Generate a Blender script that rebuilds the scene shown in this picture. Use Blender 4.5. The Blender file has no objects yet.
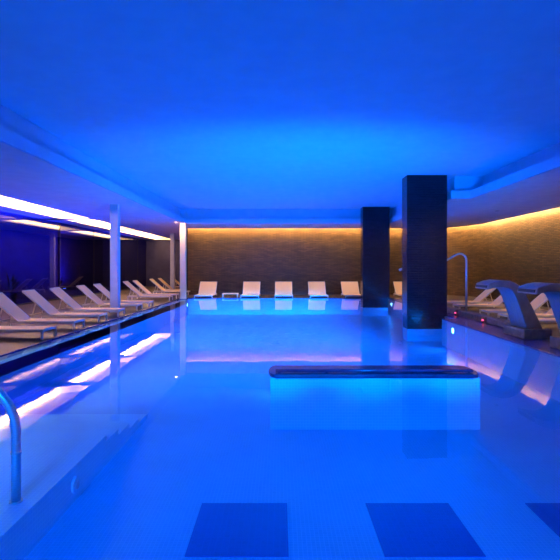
import bpy, bmesh, math, random
from mathutils import Vector, Matrix
from mathutils.geometry import tessellate_polygon
random.seed(4)
S = bpy.context.scene
COL = S.collection
PI = math.pi

# ------------------------------------------------------------------ materials
def mat(name, color, rough=.5, spec=.5, metal=0., emit=None, estr=0.):
    m = bpy.data.materials.new(name); m.use_nodes = True
    b = m.node_tree.nodes['Principled BSDF']
    b.inputs['Base Color'].default_value = (*color, 1)
    b.inputs['Roughness'].default_value = rough
    b.inputs['Specular IOR Level'].default_value = spec
    b.inputs['Metallic'].default_value = metal
    if emit:
        b.inputs['Emission Color'].default_value = (*emit, 1)
        b.inputs['Emission Strength'].default_value = estr
    return m

def tiles(name, c1, c2, mortar, bw, rh, ms, rough, bump=.3, offset=.5, spec=.5, mottle=.25):
    m = mat(name, c1, rough, spec)
    nt = m.node_tree; n = nt.nodes; L = nt.links
    b = n['Principled BSDF']
    tc = n.new('ShaderNodeTexCoord')
    br = n.new('ShaderNodeTexBrick')
    br.offset = offset
    br.inputs['Scale'].default_value = 1.0
    br.inputs['Brick Width'].default_value = bw
    br.inputs['Row Height'].default_value = rh
    br.inputs['Mortar Size'].default_value = ms
    br.inputs['Mortar Smooth'].default_value = .2
    br.inputs['Color1'].default_value = (*c1, 1)
    br.inputs['Color2'].default_value = (*c2, 1)
    br.inputs['Mortar'].default_value = (*mortar, 1)
    L.new(tc.outputs['UV'], br.inputs['Vector'])
    nz = n.new('ShaderNodeTexNoise'); nz.inputs['Scale'].default_value = 1.3
    L.new(tc.outputs['UV'], nz.inputs['Vector'])
    mr = n.new('ShaderNodeMapRange')
    mr.inputs['To Min'].default_value = 1 - mottle; mr.inputs['To Max'].default_value = 1 + mottle
    L.new(nz.outputs['Fac'], mr.inputs['Value'])
    mx = n.new('ShaderNodeMix'); mx.data_type = 'RGBA'; mx.blend_type = 'MULTIPLY'
    mx.inputs['Factor'].default_value = 1
    L.new(br.outputs['Color'], mx.inputs[6]); L.new(mr.outputs['Result'], mx.inputs[7])
    L.new(mx.outputs[2], b.inputs['Base Color'])
    bp = n.new('ShaderNodeBump'); bp.inputs['Strength'].default_value = bump
    bp.inputs['Distance'].default_value = .01; bp.invert = True
    L.new(br.outputs['Fac'], bp.inputs['Height'])
    L.new(bp.outputs['Normal'], b.inputs['Normal'])
    return m

def noisy(name, c1, c2, rough, scale=6., spec=.5, bump=0., stretch=(1, 1, 1), metal=0.):
    m = mat(name, c1, rough, spec, metal)
    nt = m.node_tree; n = nt.nodes; L = nt.links; b = n['Principled BSDF']
    tc = n.new('ShaderNodeTexCoord'); mp = n.new('ShaderNodeMapping')
    mp.inputs['Scale'].default_value = stretch
    L.new(tc.outputs['Object'], mp.inputs['Vector'])
    nz = n.new('ShaderNodeTexNoise'); nz.inputs['Scale'].default_value = scale
    nz.inputs['Detail'].default_value = 5
    L.new(mp.outputs['Vector'], nz.inputs['Vector'])
    cr = n.new('ShaderNodeValToRGB')
    cr.color_ramp.elements[0].position = .35; cr.color_ramp.elements[1].position = .65
    cr.color_ramp.elements[0].color = (*c1, 1); cr.color_ramp.elements[1].color = (*c2, 1)
    L.new(nz.outputs['Fac'], cr.inputs['Fac']); L.new(cr.outputs['Color'], b.inputs['Base Color'])
    if bump:
        bp = n.new('ShaderNodeBump'); bp.inputs['Strength'].default_value = bump
        bp.inputs['Distance'].default_value = .01
        L.new(nz.outputs['Fac'], bp.inputs['Height']); L.new(bp.outputs['Normal'], b.inputs['Normal'])
    return m

def clear(name, tint, ior, rough=0., bump=0., bscale=1.):
    """clear sheet: what lies behind shows through, what lies before is mirrored by Fresnel"""
    m = bpy.data.materials.new(name); m.use_nodes = True
    nt = m.node_tree; n = nt.nodes; L = nt.links; n.clear()
    out = n.new('ShaderNodeOutputMaterial'); mix = n.new('ShaderNodeMixShader')
    tr = n.new('ShaderNodeBsdfTransparent'); gl = n.new('ShaderNodeBsdfGlossy'); fr = n.new('ShaderNodeFresnel')
    tr.inputs['Color'].default_value = (*tint, 1)
    gl.inputs['Roughness'].default_value = rough
    ge = n.new('ShaderNodeNewGeometry'); mr = n.new('ShaderNodeMapRange')   # the same sheet mirrors alike from either side
    mr.inputs['To Min'].default_value = ior; mr.inputs['To Max'].default_value = 1 / ior
    L.new(ge.outputs['Backfacing'], mr.inputs['Value']); L.new(mr.outputs['Result'], fr.inputs['IOR'])
    if bump:
        tc = n.new('ShaderNodeTexCoord'); nz = n.new('ShaderNodeTexNoise')
        nz.inputs['Scale'].default_value = bscale; nz.inputs['Detail'].default_value = 2
        bp = n.new('ShaderNodeBump'); bp.inputs['Strength'].default_value = bump
        bp.inputs['Distance'].default_value = .02
        L.new(tc.outputs['Object'], nz.inputs['Vector'])
        L.new(nz.outputs['Fac'], bp.inputs['Height'])
        L.new(bp.outputs['Normal'], gl.inputs['Normal'])
    L.new(fr.outputs['Fac'], mix.inputs[0]); L.new(tr.outputs[0], mix.inputs[1]); L.new(gl.outputs[0], mix.inputs[2])
    L.new(mix.outputs[0], out.inputs['Surface'])
    return m

M = {}
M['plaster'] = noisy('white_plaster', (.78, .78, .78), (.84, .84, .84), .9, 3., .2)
M['bluelit_plaster'] = noisy('pale_blue_ceiling_paint', (.40, .74, .88), (.44, .78, .92), .9, 3., .2)  # blue of the pool light painted into ceiling, recess and lip plaster
M['brown_tile'] = tiles('brown_wall_tile', (.135, .078, .030), (.068, .040, .017), (.014, .008, .005), .32, .06, .008, .45, .9, .5, .22, .3)
M['black_tile'] = tiles('black_pillar_tile', (.012, .015, .03), (.007, .009, .019), (.003, .004, .007), .25, .05, .006, .22, .7, .5, .4, .2)
M['pool_tile'] = tiles('pale_blue_mosaic', (.20, .54, .76), (.17, .50, .73), (.28, .63, .83), .035, .035, .003, .35, .1, 0., .4, .1)
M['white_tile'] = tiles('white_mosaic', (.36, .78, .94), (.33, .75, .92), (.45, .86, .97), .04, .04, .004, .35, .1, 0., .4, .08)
M['dark_mosaic'] = tiles('dark_blue_mosaic', (.012, .10, .42), (.01, .09, .38), (.015, .11, .44), .05, .05, .004, .35, .1, 0., .4, .15)
M['rim_mosaic'] = tiles('navy_rim_mosaic', (.01, .05, .34), (.008, .042, .30), (.014, .06, .38), .05, .05, .004, .35, .1, 0., .4, .15)
M['coping'] = noisy('wet_dark_stone', (.03, .045, .2), (.04, .06, .25), .22, 5., .5, .05)
M['deck'] = tiles('brown_deck_boards', (.05, .03, .019), (.034, .021, .014), (.03, .02, .015), 2.4, .14, .006, .45, .4, .5, .4, .3)
M['stone'] = noisy('brown_stone', (.20, .14, .095), (.32, .235, .16), .6, 9., .3, .3)
M['cream'] = noisy('cream_paint', (.88, .68, .36), (.92, .72, .40), .6, 4., .3)
M['bluepaint'] = noisy('white_column_paint', (.62, .64, .68), (.68, .70, .74), .55, 4., .3)
M['fabric'] = noisy('cream_sling_fabric', (.90, .66, .32), (.94, .71, .38), .85, 160., .2, .1)
M['frame'] = noisy('white_lacquered_metal', (.72, .64, .54), (.78, .70, .60), .4, 12., .4)
M['steel'] = noisy('brushed_steel', (.50, .53, .60), (.60, .63, .70), .30, 20., .5, .02, (1, 1, 12), .6)
M['spout'] = noisy('satin_steel', (.26, .25, .25), (.33, .31, .30), .42, 6., .5, .02, (1, 8, 1), .75)
M['slot'] = mat('black_slot', (.01, .01, .012), .5)
M['darkcap'] = noisy('navy_cap_stone', (.012, .016, .05), (.02, .028, .08), .2, 7., .5)
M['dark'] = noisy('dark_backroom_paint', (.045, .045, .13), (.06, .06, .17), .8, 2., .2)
M['leaf'] = noisy('dark_green_leaf', (.012, .03, .012), (.03, .06, .025), .5, 8., .3)
M['pot'] = noisy('charcoal_pot', (.03, .03, .032), (.05, .05, .052), .5, 8., .3)
M['black'] = mat('black_rubber', (.02, .02, .022), .6)
M['water'] = clear('pool_water', (.50, .92, 1.), 1.33, .0, .05, 1.6)
M['glass'] = clear('dark_tinted_glass', (.34, .34, .62), 1.5, .0)
WARM = (1.0, .60, .23)
M['led_warm'] = mat('warm_led', (.9, .8, .7), .5, emit=(1., .54, .20), estr=32.)
M['led_added_yellow'] = mat('added_yellow_led', (.9, .8, .6), .5, emit=(1., .58, .2), estr=26.)
M['led_cove'] = mat('amber_led', (.9, .8, .6), .5, emit=WARM, estr=150.)
M['led_blue'] = mat('blue_lamp_lens', (.6, .8, 1), .3, emit=(.25, .6, 1.), estr=22.)
M['led_red'] = mat('red_marker_led', (.9, .2, .3), .4, emit=(1., .06, .16), estr=5.)
M['led_down'] = mat('downlight_lens_off', (.25, .25, .27), .3)

# ------------------------------------------------------------------ mesh helpers
def box(bm, x0, x1, y0, y1, z0, z1):
    v = [bm.verts.new(p) for p in ((x0, y0, z0), (x1, y0, z0), (x1, y1, z0), (x0, y1, z0), (x0, y0, z1), (x1, y0, z1), (x1, y1, z1), (x0, y1, z1))]
    for f in ((0, 3, 2, 1), (4, 5, 6, 7), (0, 1, 5, 4), (1, 2, 6, 5), (2, 3, 7, 6), (3, 0, 4, 7)):
        bm.faces.new([v[i] for i in f])

def obox(bm, p, q, w, t, up=(0, 0, 1)):
    """bar from p to q, w wide (horizontal), t thick"""
    p = Vector(p); q = Vector(q); d = (q - p).normalized()
    s = d.cross(Vector(up)).normalized(); u = s.cross(d).normalized()
    v = []
    for c in (p, q):
        for a, b in ((-1, -1), (1, -1), (1, 1), (-1, 1)):
            v.append(bm.verts.new(c + s * (a * w / 2) + u * (b * t / 2)))
    for f in ((3, 2, 1, 0), (4, 5, 6, 7), (0, 1, 5, 4), (1, 2, 6, 5), (2, 3, 7, 6), (3, 0, 4, 7)):
        bm.faces.new([v[i] for i in f])

def tube(bm, pts, r, n=14, cap=True):
    pts = [Vector(p) for p in pts]; rings = []
    ref = None
    for i, p in enumerate(pts):
        d = (pts[min(i + 1, len(pts) - 1)] - pts[max(i - 1, 0)]).normalized()
        if ref is None:
            ref = d.orthogonal().normalized()
        ref = (ref - d * ref.dot(d)).normalized(); b = d.cross(ref)
        rr = r[i] if isinstance(r, (list, tuple)) else r
        rings.append([bm.verts.new(p + (ref * math.cos(2 * PI * k / n) + b * math.sin(2 * PI * k / n)) * rr) for k in range(n)])
    for a, b in zip(rings, rings[1:]):
        for k in range(n):
            f = bm.faces.new((a[k], a[(k + 1) % n], b[(k + 1) % n], b[k])); f.smooth = True
    if cap:
        bm.faces.new(rings[0][::-1]); bm.faces.new(rings[-1])

def prism(bm, loops, z0, z1):
    """solid from a flat polygon, first loop outside, others holes"""
    vs = [[Vector((x, y, 0)) for x, y in l] for l in loops]
    flat = [p for l in vs for p in l]
    tris = tessellate_polygon(vs)
    lo = [bm.verts.new((p.x, p.y, z0)) for p in flat]; hi = [bm.verts.new((p.x, p.y, z1)) for p in flat]
    for t in tris:
        a, b, c = (flat[i] for i in t)
        if (b - a).cross(c - a).z < 0: t = t[::-1]
        bm.faces.new([hi[i] for i in t]); bm.faces.new([lo[i] for i in t[::-1]])
    k = 0
    for l in vs:
        n = len(l)
        for i in range(n):
            a, b = k + i, k + (i + 1) % n
            bm.faces.new((lo[a], lo[b], hi[b], hi[a]))
        k += n
    bmesh.ops.recalc_face_normals(bm, faces=bm.faces)

def ribbon(bm, path, th, z0, z1, closed=False):
    """wall along a path, thickened to the LEFT of its direction; UV along its length"""
    P = [Vector((x, y, 0)) for x, y in path]; n = len(P); out = []
    for i in range(n):
        a = P[i - 1] if (i or closed) else None; c = P[(i + 1) % n] if (i < n - 1 or closed) else None
        ds = []
        if a is not None: ds.append((P[i] - a).normalized())
        if c is not None: ds.append((c - P[i]).normalized())
        ns = [Vector((-d.y, d.x, 0)) for d in ds]
        m = sum(ns, Vector()).normalized()
        out.append(P[i] + m * (th / max(.3, m.dot(ns[0]))))
    uv = bm.loops.layers.uv.verify()
    A = [bm.verts.new((p.x, p.y, z0)) for p in P]; B = [bm.verts.new((p.x, p.y, z1)) for p in P]
    C = [bm.verts.new((p.x, p.y, z0)) for p in out]; D = [bm.verts.new((p.x, p.y, z1)) for p in out]
    s = 0.
    for i in range(n if closed else n - 1):
        j = (i + 1) % n; e = s + (P[j] - P[i]).length
        for q, kind in (((A[i], A[j], B[j], B[i]), 'v'), ((C[j], C[i], D[i], D[j]), 'v'), ((B[i], B[j], D[j], D[i]), 'h'), ((A[j], A[i], C[i], C[j]), 'h')):
            f = bm.faces.new(q)
            for l in f.loops:
                v = l.vert
                along = s if v in (A[i], B[i], C[i], D[i]) else e
                l[uv].uv = (along, v.co.z if kind == 'v' else (0 if v in A + B else th))
        s = e
    if not closed:
        bm.faces.new((A[0], B[0], D[0], C[0])); bm.faces.new((A[-1], C[-1], D[-1], B[-1]))
    bmesh.ops.recalc_face_normals(bm, faces=bm.faces)

def metric_uv(bm):
    uv = bm.loops.layers.uv.verify()
    for f in bm.faces:
        n = f.normal; ax = max(range(3), key=lambda k: abs(n[k]))
        for l in f.loops:
            c = l.vert.co
            l[uv].uv = (c.y, c.z) if ax == 0 else ((c.x, c.z) if ax == 1 else (c.x, c.y))

def obj(name, bm, m, parent=None, bevel=0., seg=2, uv=True, smooth=False):
    bm.normal_update()
    if uv: metric_uv(bm)
    me = bpy.data.meshes.new(name); bm.to_mesh(me); bm.free()
    me.materials.append(M[m])
    if smooth:
        for p in me.polygons: p.use_smooth = True
    o = bpy.data.objects.new(name, me); COL.objects.link(o)
    if parent: o.parent = parent
    if bevel:
        b = o.modifiers.new('bevel', 'BEVEL'); b.width = bevel; b.segments = seg; b.limit_method = 'ANGLE'
    return o

def thing(name, label, cat, loc=(0, 0, 0), rz=0., group=None):
    o = bpy.data.objects.new(name, None); COL.objects.link(o)
    o.location = loc; o.rotation_euler = (0, 0, rz); o.empty_display_size = .2
    return tag(o, label, cat, group)

def tag(o, label, cat, group=None):
    o['label'] = label; o['category'] = cat
    if group: o['group'] = group
    return o

def struct(name, bm, m, parent=None, **k):
    o = obj(name, bm, m, parent, **k)
    if not parent: o['kind'] = 'structure'
    return o

def copy_tree(o, loc, rz, label, group=None):
    def rec(s, par):
        c = s.copy(); COL.objects.link(c)
        if par: c.parent = par
        for ch in s.children: rec(ch, c)
        return c
    r = rec(o, None)
    r.location = loc; r.rotation_euler = (0, 0, rz); r['label'] = label
    if group: r['group'] = group
    return r

def NB(): return bmesh.new()

# ------------------------------------------------------------------ dimensions (camera 1.45 m above the water at the origin, looking along +Y)
SOF = 3.45; LIP = 3.68; CEIL = 4.13; FLR = -.72
pool = [(-4.2, -1.2), (-4.2, 22.9), (4.95, 22.9), (4.95, 13.9), (4.5, 13.9), (4.5, -1.2)]
brim = [(-4.53, -1.2), (-4.53, 22.4), (-4.2, 22.4)] + pool[1:]
cop = [(-4.58, -1.7), (-4.58, 23.25), (5.42, 23.25), (5.25, 13.9), (5.2, -1.7)]
lip_in = [(-4.4, -2.5), (-4.4, 22.95), (5.0, 22.95), (5.0, 14.6), (5.55, 14.6), (5.55, -2.5)]
recess = [(-4.6, -2.7), (-4.6, 23.15), (5.15, 23.15), (5.15, 14.75), (6.0, 14.75), (6.0, -2.7)]
def wallpath(d):
    p = [(-5.0, 26.3 - d)]
    for k in range(0, 19):
        a = PI / 2 - k * PI / 2 / 18
        p.append((7.5 + (2.2 - d) * math.cos(a), 22.5 + (3.8 - d) * math.sin(a)))
    p.append((9.7 - d, -3.))
    return p
WP = wallpath(0.)

# ------------------------------------------------------------------ the room
bm = NB(); prism(bm, [[(-10., -3.2), (-10., 37.2), (-4.85, 37.2), (-4.85, 26.6), (10.1, 26.6), (10.1, -3.2)], cop], -.25, 0.); struct('floor', bm, 'deck')
bm = NB(); prism(bm, [cop, brim], -.02, .012); struct('trim_1', bm, 'coping')
bm = NB(); box(bm, -4.55, -4.2, -1.2, 22.4, -.2, -.014); struct('trim_11', bm, 'rim_mosaic')
# pool basin: bottom, sides, ledges and steps in one tiled shell
bm = NB()
prism(bm, [[(x * 1.04, y + (.2 if y > 20 else -.2)) for x, y in pool]], FLR - .2, FLR)
q = NB()
ribbon(q, pool, .15, FLR, -.005, closed=True)
me = bpy.data.meshes.new('t'); q.to_mesh(me); q.free(); bm.from_mesh(me); bpy.data.meshes.remove(me)
box(bm, 3.72, 4.81, 14.6, 15.15, FLR, -.36); box(bm, 3.70, 4.82, 22.28, 22.83, FLR, -.36)
struct('pool_basin', bm, 'pool_tile')
bm = NB(); box(bm, -4.2, -1.9, -1.2, 5.47, FLR, -.39)
for k in range(4): box(bm, -4.2, -1.9, 5.47 + .42 * k, 5.47 + .42 * (k + 1), FLR, -.39 - .066 * (k + 1))
struct('pool_entry_steps', bm, 'white_tile')
bm = NB()
holes = [[(x0, y0), (x1, y0), (x1, y1), (x0, y1)] for x0, x1, y0, y1 in ((3.715, 4.815, 14.595, 15.155), (3.695, 4.825, 22.275, 22.835), (-.135, 2.675, 6.665, 7.235))]
prism(bm, [brim] + holes, -.002, 0.); o = obj('pool_water', bm, 'water')
# keep only the upper skin of the water
b2 = NB(); b2.from_mesh(o.data)
bmesh.ops.delete(b2, geom=[f for f in b2.faces if f.normal.z < .5], context='FACES'); b2.to_mesh(o.data); b2.free()
o['kind'] = 'stuff'; tag(o, 'still blue lit water filling the indoor pool', 'water')

bm = NB(); box(bm, -4.75, 6.15, -2.85, 23.3, CEIL, CEIL + .1); struct('ceiling', bm, 'bluelit_plaster')
bm = NB(); ribbon(bm, recess, .08, SOF + .06, CEIL, closed=True); struct('trim_2', bm, 'bluelit_plaster')
bm = NB(); ribbon(bm, lip_in, .07, SOF, LIP, closed=True); struct('trim_3', bm, 'bluelit_plaster')
edge = wallpath(.34)
bm = NB()
outer = [(-7.8, -3.), (-7.8, 37.), (-5.02, 37.), (-5.02, 25.96)] + edge[1:]
off = [(x + (-.06 if x < 0 else .06), y + (.06 if y > 0 else -.06)) for x, y in lip_in]
prism(bm, [outer, off], SOF, SOF + .06); struct('trim_4', bm, 'plaster')
# light slot over the tiled wall: upstand on the soffit edge and lid
bm = NB(); ribbon(bm, wallpath(.34), .02, SOF, SOF + .13); struct('trim_5', bm, 'plaster')
bm = NB(); ribbon(bm, wallpath(.5), .62, SOF + .30, SOF + .34); struct('trim_6', bm, 'plaster')
bm = NB(); ribbon(bm, WP, .15, 0., SOF + .3, ); struct('wall_back', bm, 'brown_tile', uv=False)
# left bay: ceiling troughs
troughs = [(7.6, 20.6), (21.3, 27.2), (27.9, 36.6)]
bm = NB()
ys = [-3.2] + [y for t in troughs for y in t] + [37.2]
for a, b in zip(ys[::2], ys[1::2]): box(bm, -9.95, -7.8, a, b, SOF, SOF + .06)
box(bm, -10.0, -9.1, -3.2, 37.2, SOF, SOF + .07)
struct('trim_7', bm, 'plaster')
for k, (a, b) in enumerate(troughs):
    bm = NB()
    box(bm, -9.15, -7.75, a, b, SOF + .28, SOF + .32)
    box(bm, -7.8, -7.75, a, b, SOF + .06, SOF + .28); box(bm, -9.15, -9.1, a, b, SOF + .07, SOF + .28)
    box(bm, -9.15, -7.75, a - .05, a, SOF + .06, SOF + .32); box(bm, -9.15, -7.75, b, b + .05, SOF + .06, SOF + .32)
    struct('trim_%d' % (8 + k), bm, 'plaster')
# glazing on the left, back room behind
panes = [-3., 2.5, 7.5, 12.6, 17.65, 22.5, 26.6, 30.7, 34.8, 37.]
for k in range(9):
    y0 = panes[k]; y1 = panes[k + 1] - .015
    bm = NB(); box(bm, -9.92, -9.90, y0, y1, .04, SOF)
    w = struct('window_%d' % (k + 1), bm, 'glass')
    bm = NB(); box(bm, -9.93, -9.89, y1, y1 + .015, .0, SOF); struct('window_seal', bm, 'black', w)
    bm = NB(); box(bm, -9.94, -9.87, y0, y1, .0, .05); struct('window_rail', bm, 'black', w)
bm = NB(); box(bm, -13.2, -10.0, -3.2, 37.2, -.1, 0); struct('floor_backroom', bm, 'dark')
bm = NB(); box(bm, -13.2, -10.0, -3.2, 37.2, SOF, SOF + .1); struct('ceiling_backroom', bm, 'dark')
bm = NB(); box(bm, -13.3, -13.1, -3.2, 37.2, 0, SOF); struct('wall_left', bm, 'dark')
bm = NB(); box(bm, -13.1, -10.02, 22.56, 22.7, 0, SOF); struct('wall_added_partition', bm, 'dark')  # added partition, confines the blue light to the first panes
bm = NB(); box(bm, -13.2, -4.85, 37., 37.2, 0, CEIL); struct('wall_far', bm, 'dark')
bm = NB(); box(bm, -5.0, -4.85, 26.3, 37., 0, SOF); struct('wall_return', bm, 'brown_tile')
bm = NB(); box(bm, -13.3, 10.1, -3.4, -3.0, 0, CEIL); struct('wall_front', bm, 'plaster')

# ------------------------------------------------------------------ pillars
def pillar(name, x0, x1, y0, y1, z0, z1, m, label, base=None):
    t = thing(name, label, 'pillar', ((x0 + x1) / 2, (y0 + y1) / 2, z0))
    w, d = (x1 - x0) / 2, (y1 - y0) / 2
    bm = NB(); box(bm, -w, w, -d, d, 0 if base is None else base - z0, z1 - z0); obj('shaft', bm, m, t, bevel=.008)
    if base is not None:
        bm = NB(); box(bm, -w + .02, w - .06, -d + .03, d - .02, 0, base - z0); obj('plinth', bm, m, t)
    return t
pillar('tiled_pillar', 3.70, 4.87, 14.57, 15.17, -.36, CEIL, 'black_tile', 'nearer and larger black tiled square pillar standing in the pool', 0.015)
pillar('tiled_pillar', 3.68, 4.88, 22.25, 22.85, -.36, CEIL, 'black_tile', 'farther black tiled pillar at the back edge of the pool beside the row of loungers', 0.015)
def column(x, y, w, m, label):
    t = thing('square_column', label, 'column', (x, y, 0))
    bm = NB(); box(bm, -w / 2, w / 2, -w / 2, w / 2, 0, SOF); obj('shaft', bm, m, t, bevel=.006)
    bm = NB(); box(bm, -w / 2 - .015, w / 2 + .015, -w / 2 - .015, w / 2 + .015, .012, .07); obj('base_trim', bm, m, t, bevel=.004)
column(-5.29, 16.05, .25, 'bluepaint', 'blue lit slim square column standing among the left loungers')
column(-6.35, 29.6, .25, 'bluepaint', 'distant slim blue column far back in the left bay')
column(-4.40, 22.75, .26, 'cream', 'cream painted square column on the back left corner of the pool')

# ------------------------------------------------------------------ pool fittings
t = thing('massage_bench', 'long low pale mosaic wall with navy rounded cap in mid pool', 'pool bench', (1.27, 6.95, FLR))
bm = NB(); box(bm, -1.40, 1.40, -.28, .28, 0, -FLR - .03); obj('tiled_body', bm, 'white_tile', t)
bm = NB()
pts = []
for sx in (1, -1):
    for k in range(9):
        a = -PI / 2 + PI * k / 8
        pts.append((sx * (1.33 + .10 * math.cos(a)), sx * .32 * math.sin(a)))
prism(bm, [pts], -FLR - .03, -FLR + .022); obj('cap', bm, 'darkcap', t, bevel=.012)
bm = NB()
tube(bm, [(-1.33, -.2, -FLR + .05), (1.33, -.2, -FLR + .05)], .022); o = obj('grab_bar', bm, 'darkcap', t)
bm = NB()
for x in (-1.28, -.64, 0, .64, 1.28):
    bm = NB(); tube(bm, [(x, -.2, -FLR + .02), (x, -.2, -FLR + .045)], .014, 8); obj('bar_post', bm, 'darkcap', o)

for x0, x1, l in ((-.714, .064, 'dark blue mosaic floor panel left of the three under the water'), (.783, 1.54, 'dark blue mosaic floor panel in the middle of the three under the water'),
                  (2.245, 3.0, 'dark blue mosaic floor panel at the lower right under the water')):
    bm = NB(); box(bm, x0, x1, 3.74, 4.58, FLR, FLR + .008)
    o = obj('floor_panel', bm, 'dark_mosaic'); tag(o, l, 'floor panel', 'dark panels in the pool floor')
# white inlet on the side of the entry platform
t = thing('water_inlet', 'round inlet fitting on the side of the underwater entry platform', 'pool fitting', (-1.9, 4.62, -.56))
bm = NB(); tube(bm, [(0, 0, 0), (.02, 0, 0)], .075, 20); obj('flange', bm, 'white_tile', t)
bm = NB(); tube(bm, [(.02, 0, 0), (.032, 0, 0)], .04, 16); obj('nozzle', bm, 'steel', t)

# handrail at the lower left: two legs and an arch
t = thing('handrail', 'steel handrail arching out of the water at lower left', 'handrail', (-2.07, 3.92, -.39))
R = .42
pts = [(0, 0, 0), (0, 0, .36), (0, 0, .56)]
for k in range(1, 13):
    a = PI * k / 12
    pts.append((-R + R * math.cos(a), 0, .56 + .40 * math.sin(a)))
pts += [(-2 * R, 0, .3), (-2 * R, 0, 0)]
bm = NB(); tube(bm, pts, .036, 18); obj('rail', bm, 'steel', t)
for x in (0, -2 * R):
    bm = NB(); tube(bm, [(x, 0, 0), (x, 0, .012)], .05, 20); obj('flange', bm, 'steel', t)
bm = NB(); tube(bm, [(0, 0, .375), (0, 0, .40)], .040, 18); obj('joint_collar', bm, 'steel', t)

# gooseneck pipes on the right
def gooseneck(x, y, label):
    t = thing('gooseneck_spout', label, 'water spout', (x, y, 0), 0, 'arched pipes beside the pool')
    pts = [(0, 0, 0), (0, 0, 1.5), (0, 0, 1.66)]
    r = .20
    for k in range(1, 9):
        a = math.radians(125) * k / 8
        pts.append((-r + r * math.cos(a), 0, 1.66 + r * math.sin(a)))
    lx, _, lz = pts[-1]
    d = Vector((-math.sin(math.radians(125)), 0, math.cos(math.radians(125))))
    # straight arm falling towards the pool
    pts += [(lx + d.x * s, 0, lz + d.z * s * .8) for s in (.3, .7, 1.05)]
    bm = NB(); tube(bm, pts, .032, 14); obj('pipe', bm, 'steel', t)
    e = Vector(pts[-1]); f = Vector(pts[-2]); dd = (e - f).normalized()
    bm = NB(); tube(bm, [e - dd * .06, e + dd * .03], .045, 14); obj('nozzle', bm, 'steel', t)
    bm = NB(); tube(bm, [(0, 0, 0), (0, 0, .025)], .08, 18); obj('flange', bm, 'steel', t)
gooseneck(5.76, 15.45, 'tall arched steel pipe just right of the nearer black pillar')
gooseneck(5.6, 18.45, 'arched steel pipe whose tip shows between the two black pillars')

# wide swan-neck water cannons
def cannon(y, label):
    t = thing('water_cannon', label, 'water spout', (5.1, y, 0.012), 0, 'swan neck water cannons')
    outer = [(.16, .2), (.06, .42), (-.08, .70), (-.20, .92), (-.28, 1.04), (-.38, 1.12), (-.50, 1.165), (-.64, 1.175), (-.78, 1.15), (-.92, 1.10)]
    inner = [(-.18, .2), (-.24, .42), (-.33, .68), (-.40, .86), (-.45, .95), (-.52, 1.01), (-.62, 1.035), (-.72, 1.035), (-.82, 1.02), (-.95, .985)]
    bm = NB(); W = .33
    n = len(outer); g = []
    for sy in (-W, W):
        g.append(([bm.verts.new((x, sy, z)) for x, z in outer], [bm.verts.new((x, sy, z)) for x, z in inner]))
    (oa, ia), (ob, ib) = g
    for i in range(n - 1):
        for q in ((oa[i], oa[i + 1], ob[i + 1], ob[i]), (ib[i], ib[i + 1], ia[i + 1], ia[i])):
            f = bm.faces.new(q); f.smooth = True
        bm.faces.new((ia[i], ia[i + 1], oa[i + 1], oa[i])); bm.faces.new((ob[i], ob[i + 1], ib[i + 1], ib[i]))
    bm.faces.new((oa[0], ob[0], ib[0], ia[0])); bm.faces.new((oa[-1], ia[-1], ib[-1], ob[-1]))
    bmesh.ops.recalc_face_normals(bm, faces=bm.faces)
    obj('neck', bm, 'spout', t, bevel=.018, seg=3)
    bm = NB(); obox(bm, (-.934, -.28, 1.042), (-.934, .28, 1.042), .03, .05); obj('mouth_slot', bm, 'slot', t)
    bm = NB(); box(bm, -.26, .30, -.42, .55, 0, .2); obj('base_block', bm, 'stone', t, bevel=.02)
    return t
cannon(10.33, 'whole swan neck water cannon with blue lit face on the right pool edge')
cannon(8.44, 'swan neck water cannon cut off by the right edge of the photo')

# low stone blocks along the right edge and red marker lamps in the gaps
for (y0, y1, l) in ((15.1, 17.2, 'low brown stone block farthest along the right pool edge beside the black pillar'), (13.05, 14.85, 'low brown stone block in front of the tall arched pipe'),
                    (11.42, 12.8, 'low brown stone block next to the whole water cannon')):
    bm = NB(); box(bm, 5.28, 5.58, y0, y1, .012 if y0 < 13 else 0.0, .165)
    o = obj('stone_block', bm, 'stone', bevel=.03, seg=3); tag(o, l, 'stone block', 'stone blocks on the right pool edge')
for (x, y, l) in ((5.24, 14.95, 'tiny red marker lamp beside the arched pipe at pool edge'), (5.24, 12.93, 'tiny red marker lamp between the two nearer stone blocks'), (5.17, 11.2, 'brightest tiny red marker lamp at the foot of the whole water cannon')):
    t = thing('marker_lamp', l, 'lamp', (x, y, .012), 0, 'red marker lamps on the pool edge')
    bm = NB(); tube(bm, [(0, 0, 0), (0, 0, .05)], .028, 12); hs = obj('housing', bm, 'pot', t)
    bm = NB(); tube(bm, [(0, 0, .05), (0, 0, .08)], .022, 12); obj('lens', bm, 'led_red', hs)

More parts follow.
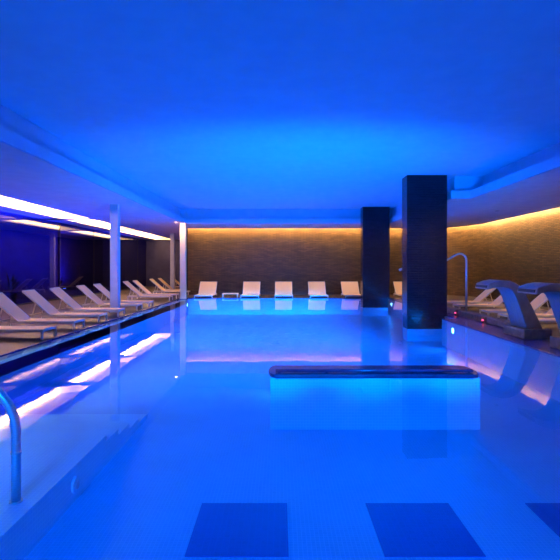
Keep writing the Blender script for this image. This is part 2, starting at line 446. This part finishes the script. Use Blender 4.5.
# ------------------------------------------------------------------ loungers
def make_lounger(label, W, H, bed, dx, dz, group, loc, rz):
    """foot end at x = 0, head towards -x"""
    t = thing('sun_lounger', label, 'sun lounger', loc, rz, group)
    w = W / 2
    bm = NB(); box(bm, -bed, -.02, -w + .025, w - .025, H - .025, H); obj('seat', bm, 'fabric', t, bevel=.008)
    tx, tz = -bed - dx, H + dz
    n = Vector((-dz, 0, dx)).normalized()
    bm = NB(); obox(bm, (-bed - .02, 0, H - .01), (tx, 0, tz), W - .05, .028); br = obj('backrest', bm, 'fabric', t, bevel=.008)
    bm = NB()
    for s in (-1, 1): obox(bm, (-bed - .02, s * (w - .014), H - .02), (tx, s * (w - .014), tz - .01), .026, .04)
    obox(bm, (tx, -w, tz - .005), (tx, w, tz - .005), .03, .04)
    obj('back_frame', bm, 'frame', br)
    bm = NB()
    L = bed + .55
    for s in (-1, 1): box(bm, -L, 0, s * (w - .014) - .014, s * (w - .014) + .014, H - .055, H - .005)
    box(bm, -.03, 0, -w, w, H - .055, H - .005); box(bm, -L, -L + .03, -w, w, H - .055, H - .005)
    box(bm, -bed - .015, -bed + .015, -w, w, H - .055, H - .028)
    obj('frame', bm, 'frame', t)
    for x in (-.02, -L + .02):
        for s in (-1, 1):
            bm = NB(); box(bm, x - .02, x + .02, s * (w - .016) - .016, s * (w - .016) + .016, 0, H - .055)
            obj('leg', bm, 'frame', t)
    bm = NB()
    for s in (-1, 1): obox(bm, (-bed - dx * .55, s * (w - .05), H + dz * .55 - .02), (-L + .06, s * (w - .05), H - .03), .022, .022)
    obox(bm, (-bed - dx * .55, -w + .05, H + dz * .55 - .02), (-bed - dx * .55, w - .05, H + dz * .55 - .02), .022, .022)
    obj('back_support', bm, 'frame', br)
    return t
GL = 'loungers along the dark glass on the left'
ll = [(10.25, 'nearest cream lounger at the left edge, only its foot in the photo'), (11.78, 'second nearest left lounger, backrest partly cut by the left edge'),
      (13.36, 'third nearest left lounger, nearest one with its whole backrest in view'), (14.92, 'fourth nearest left lounger, between the third lounger and the slim blue column'),
      (16.85, 'fifth left lounger, first one standing behind the slim blue column'), (18.35, 'sixth left lounger, second one standing behind the slim blue column'),
      (21.75, 'seventh left lounger, nearer of the pair midway between the two blue columns'), (23.15, 'eighth left lounger, farther of the pair midway between the two blue columns'),
      (26.1, 'ninth left lounger, second in front of the distant blue column'), (27.9, 'tenth left lounger, just in front of the distant blue column'),
      (32.2, 'farthest left lounger, beyond the distant blue column')]
p0 = make_lounger(ll[0][1], .62, .21, 1.28, .72, .61, GL, (-4.72, ll[0][0], 0), 0)
for y, l in ll[1:]: copy_tree(p0, (-4.72 if y < 30 else -5.0, y, 0), 0, l, GL)
GR = 'loungers on the right deck'
for y, l in ((18.2, 'right deck lounger farthest back, beyond the arched pipe'), (16.65, 'second farthest right deck lounger, just behind the arched pipe'), (14.4, 'middle one of the five right deck loungers, behind the water cannons'),
             (13.15, 'second nearest right deck lounger, its back between the two water cannons'), (11.9, 'nearest right deck lounger, seen under the two water cannons')):
    copy_tree(p0, (5.86, y, 0), PI, l, GR)
GB = 'loungers along the back wall'
bl = [(-3.60, 'back wall lounger at far left, beside the cream column'), (-1.42, 'back wall lounger second from left, right of the low side table'), (.18, 'middle back wall lounger, third from left, facing the camera'),
      (1.84, 'back wall lounger fourth from left'), (3.50, 'back wall lounger fifth from left, just left of the farther black pillar'), (6.15, 'back wall lounger partly seen between the two black pillars')]
pb = make_lounger(bl[0][1], .86, .13, 1.2, .62, .57, GB, (bl[0][0], 23.45, 0.0), -PI / 2)
for x, l in bl[1:]: copy_tree(pb, (x, 23.45, 0.0), -PI / 2, l, GB)
t = thing('side_table', 'low cream side table between the two leftmost back wall loungers', 'table', (-2.4, 24.2, 0))
bm = NB(); box(bm, -.38, .38, -.22, .22, .14, .18); obj('tabletop', bm, 'fabric', t, bevel=.006)
for x in (-.35, .35):
    for y in (-.19, .19):
        bm = NB(); box(bm, x - .02, x + .02, y - .02, y + .02, 0, .14); obj('leg', bm, 'frame', t)

# ------------------------------------------------------------------ plants behind the glass
def plant(x, y, h, label):
    t = thing('potted_plant', label, 'plant', (x, y, 0))
    bm = NB(); tube(bm, [(0, 0, 0), (0, 0, .02), (0, 0, .4), (0, 0, .42)], [.14, .16, .22, .22], 20); obj('pot', bm, 'pot', t)
    for k in range(15):
        a = random.uniform(0, 2 * PI); b = random.uniform(.25, .9); ln = h * random.uniform(.6, 1)
        bm = NB(); prev = None; n = 7
        for i in range(n + 1):
            u = i / n
            r = ln * u * b * .75; z = .40 + ln * (u * (1.15 - b * .3) - .5 * b * u * u)
            wd = .055 * math.sin(PI * min(.999, .12 + .88 * u)) + .004
            c = Vector((r * math.cos(a), r * math.sin(a), z)); s = Vector((-math.sin(a), math.cos(a), 0)) * wd
            cur = [bm.verts.new(c - s + Vector((0, 0, .012))), bm.verts.new(c), bm.verts.new(c + s + Vector((0, 0, .012)))]
            if prev:
                for j in (0, 1): bm.faces.new((prev[j], prev[j + 1], cur[j + 1], cur[j]))
            prev = cur
        o = obj('leaf', bm, 'leaf', t, smooth=True)
        so = o.modifiers.new('solid', 'SOLIDIFY'); so.thickness = .006
plant(-10.7, 19.9, 1.0, 'dark leafy potted plant behind the leftmost glass pane')
plant(-10.6, 23.9, .95, 'dark leafy potted plant behind the second glass pane')

# ------------------------------------------------------------------ lamps
for k, (a, b) in enumerate(troughs):
    bm = NB(); box(bm, -9.09, -9.05, a + .06, b - .06, SOF + .075, SOF + .24)
    o = obj('light_strip', bm, 'led_warm')
    tag(o, ['warm light strip in the nearest ceiling trough above the glass', 'warm light strip in the middle ceiling trough above the glass', 'warm light strip in the farthest ceiling trough above the glass'][k], 'lamp', 'warm strips in the left ceiling troughs')
for k, (a, b) in enumerate(troughs):  # added strips, not seen directly, make the yellow band mirrored in the glass
    bm = NB(); box(bm, -7.85, -7.81, a + .06, b - .06, SOF + .075, SOF + .2)
    o = obj('light_strip', bm, 'led_added_yellow')
    tag(o, ['yellow light strip hidden behind the soffit edge of the nearest trough', 'yellow light strip hidden behind the soffit edge of the middle trough', 'yellow light strip hidden behind the soffit edge of the farthest trough'][k], 'lamp', 'added yellow strips in the left ceiling troughs')
bm = NB(); ribbon(bm, wallpath(.25), .05, SOF + .10, SOF + .13)
o = obj('light_strip', bm, 'led_cove'); tag(o, 'long amber light strip in the cove above the brown tiled wall', 'lamp')
t = thing('downlight', 'small round recessed downlight in the right soffit', 'lamp', (7.7, 17.75, SOF))
bm = NB(); tube(bm, [(0, 0, -.012), (0, 0, .0)], .085, 20); hs = obj('trim_ring', bm, 'frame', t)
bm = NB(); tube(bm, [(0, 0, -.016), (0, 0, -.012)], .06, 20); obj('lens', bm, 'led_down', hs)

t = thing('downlight', 'small lit warm downlight in the soffit in front of the cream column', 'lamp', (-4.62, 22.2, SOF))
bm = NB(); tube(bm, [(0, 0, -.012), (0, 0, .0)], .06, 20); hs = obj('trim_ring', bm, 'frame', t)
bm = NB(); tube(bm, [(0, 0, -.016), (0, 0, -.012)], .04, 20); obj('lens', bm, 'led_warm', hs)
BLUE = (.0, .185, 1.)
def area(name, loc, rot, size, power, color, sy=None, spread=PI):
    l = bpy.data.lights.new(name, 'AREA'); l.energy = power; l.color = color
    l.shape = 'RECTANGLE' if sy else 'DISK'; l.size = size
    if sy: l.size_y = sy
    l.spread = spread
    o = bpy.data.objects.new(name, l); COL.objects.link(o); o.location = loc; o.rotation_euler = rot
    return o
area('downlight_lamp', (-4.62, 22.2, SOF - .03), (math.radians(12), 0, 0), .07, 26., (1., .60, .24))
def spot(name, p, q, half, power, color, soft=.04):
    l = bpy.data.lights.new(name, 'SPOT'); l.energy = power; l.color = color; l.spot_size = math.radians(2 * half); l.spot_blend = 1.
    l.shadow_soft_size = soft
    o = bpy.data.objects.new(name, l); COL.objects.link(o); o.location = p
    o.rotation_euler = (Vector(q) - Vector(p)).normalized().to_track_quat('-Z', 'Y').to_euler()
def pool_lamp(x, y, nx, ny, label=None, z=-.26, power=260.):
    t = thing('underwater_lamp', label or 'round blue underwater lamp set in the pool side', 'lamp', (x, y, z), math.atan2(ny, nx), 'underwater lamps round the pool')
    t['group'] = 'underwater lamps round the pool' if label else 'added underwater lamps below the camera'
    bm = NB(); tube(bm, [(0, 0, 0), (.02, 0, 0)], .09, 20); hs = obj('ring', bm, 'steel', t)
    bm = NB(); tube(bm, [(.02, 0, 0), (.03, 0, 0)], .065, 20); obj('lens', bm, 'led_blue', hs)
    area('pool_lamp_light', (x + nx * .06, y + ny * .06, z), (PI / 2, 0, math.atan2(ny, nx) - PI / 2), .14, power, BLUE)
pool_lamp(-4.2, 22.55, 1, 0, 'blue underwater lamp glowing at the foot of the cream column', power=25)
pool_lamp(4.5, 12.95, -1, 0, 'bright blue underwater lamp right of the nearer black pillar', z=-.2, power=30)
pool_lamp(4.95, 22.1, -1, 0, 'blue underwater lamp just right of the farther black pillar', z=-.2, power=25)
for x in (-1.0, .6, 2.2, 3.8): pool_lamp(x, -1.2, 0, 1, z=-.42, power=27)  # unseen lamps added below the camera to brighten the near pool floor
pool_lamp(-3.1, -1.2, 0, 1, z=-.16, power=60)  # unseen lamp added to light the top of the entry platform
# lamps added out of sight behind the massage wall to brighten the ceiling
for x in (.2, 1.0, 1.8, 2.6):
    t = thing('fill_uplight', 'round blue lamp sunk in the pool floor behind the massage wall', 'lamp', (x, 7.75, FLR), 0, 'added lamps behind the massage wall')
    bm = NB(); tube(bm, [(0, 0, 0), (0, 0, .02)], .09, 20); hs = obj('ring', bm, 'steel', t)
    bm = NB(); tube(bm, [(0, 0, .02), (0, 0, .03)], .065, 20); obj('lens', bm, 'led_blue', hs)
    spot('fill_uplight_lamp', (x, 7.75, FLR + .06), (x - 1.4, 19., CEIL), 58, 1000., BLUE)
# unseen blue floodlights added behind the camera to brighten the water and floor
def fill_flood(x, tx, ty, half, power):
    p = Vector((x, -2.3, 3.36)); q = Vector((tx, ty, FLR)); d = (q - p).normalized()
    t = thing('fill_floodlight', 'narrow beam blue floodlight on the soffit over the near end of the pool', 'lamp', (x, -2.3, SOF), 0, 'floodlights over the near end of the pool')
    bm = NB(); tube(bm, [(0, 0, -.05), (0, 0, 0)], .02, 10); obj('stem', bm, 'pot', t)
    bm = NB(); c = Vector((0, 0, -.09)); tube(bm, [c - d * .09, c + d * .05], .05, 16); hs = obj('housing', bm, 'pot', t)
    spot('floodlight_beam', p + d * .08, q, half, power, BLUE)
for k, x in enumerate((-3.0, -1.7, -.4, .9, 2.0)): fill_flood(-2.5 + 1.2 * k, x, 18.6, 5.2, 190000.)
for k, x in enumerate((-3.0, -1.7, -.3, 1.0, 2.2)): fill_flood(-2.1 + 1.2 * k, x, 12.2, 7.5, 30000.)
for k, x in enumerate((-2.4, .2, 2.8)): fill_flood(-1.7 + 1.2 * k, x, 5.4, 17., 2000.)
fill_flood(-2.9, -3.2, 4.2, 9., 3200.)
# blue lamp added behind the first panes to colour them
t = thing('fill_uplighter', 'blue floor uplighter in the room behind the glass', 'lamp', (-12.5, 18.2, 0))
bm = NB(); tube(bm, [(0, 0, 0), (0, 0, .2)], .1, 18); hs = obj('housing', bm, 'pot', t)
bm = NB(); tube(bm, [(0, 0, .2), (0, 0, .21)], .08, 18); obj('lens', bm, 'led_blue', hs)
area('fill_uplighter_light', (-12.5, 18.2, .26), (PI, PI * .05, 0), .16, 2500., (.05, .08, 1.))

t = thing('fill_uplighter', 'dim violet floor uplighter behind the middle glass panes', 'lamp', (-12.5, 29., 0))  # violet lamp added to tint the darker panes beyond the partition
bm = NB(); tube(bm, [(0, 0, 0), (0, 0, .2)], .1, 18); hs = obj('housing', bm, 'pot', t)
bm = NB(); tube(bm, [(0, 0, .2), (0, 0, .21)], .08, 18); obj('lens', bm, 'led_blue', hs)
area('fill_uplighter_light', (-12.5, 29., .26), (PI, 0, 0), .16, 700., (.12, .07, 1.))

# ------------------------------------------------------------------ world, camera, view
w = bpy.data.worlds.new('World'); S.world = w; w.use_nodes = True
w.node_tree.nodes['Background'].inputs[0].default_value = (.0, .002, .008, 1)
cam = bpy.data.cameras.new('Camera'); cam.lens = 36 * 500 / 560; cam.sensor_width = 36; cam.shift_y = -13 / 560
cam.clip_start = .05; cam.clip_end = 200
co = bpy.data.objects.new('Camera', cam); COL.objects.link(co); co.location = (0, 0, 1.45); co.rotation_euler = (PI / 2, 0, 0)
S.camera = co
S.cycles.caustics_reflective = False; S.cycles.caustics_refractive = False
v = S.view_settings
v.view_transform = 'Standard'; v.look = 'None'; v.gamma = 1; v.exposure = 0; v.use_curve_mapping = False
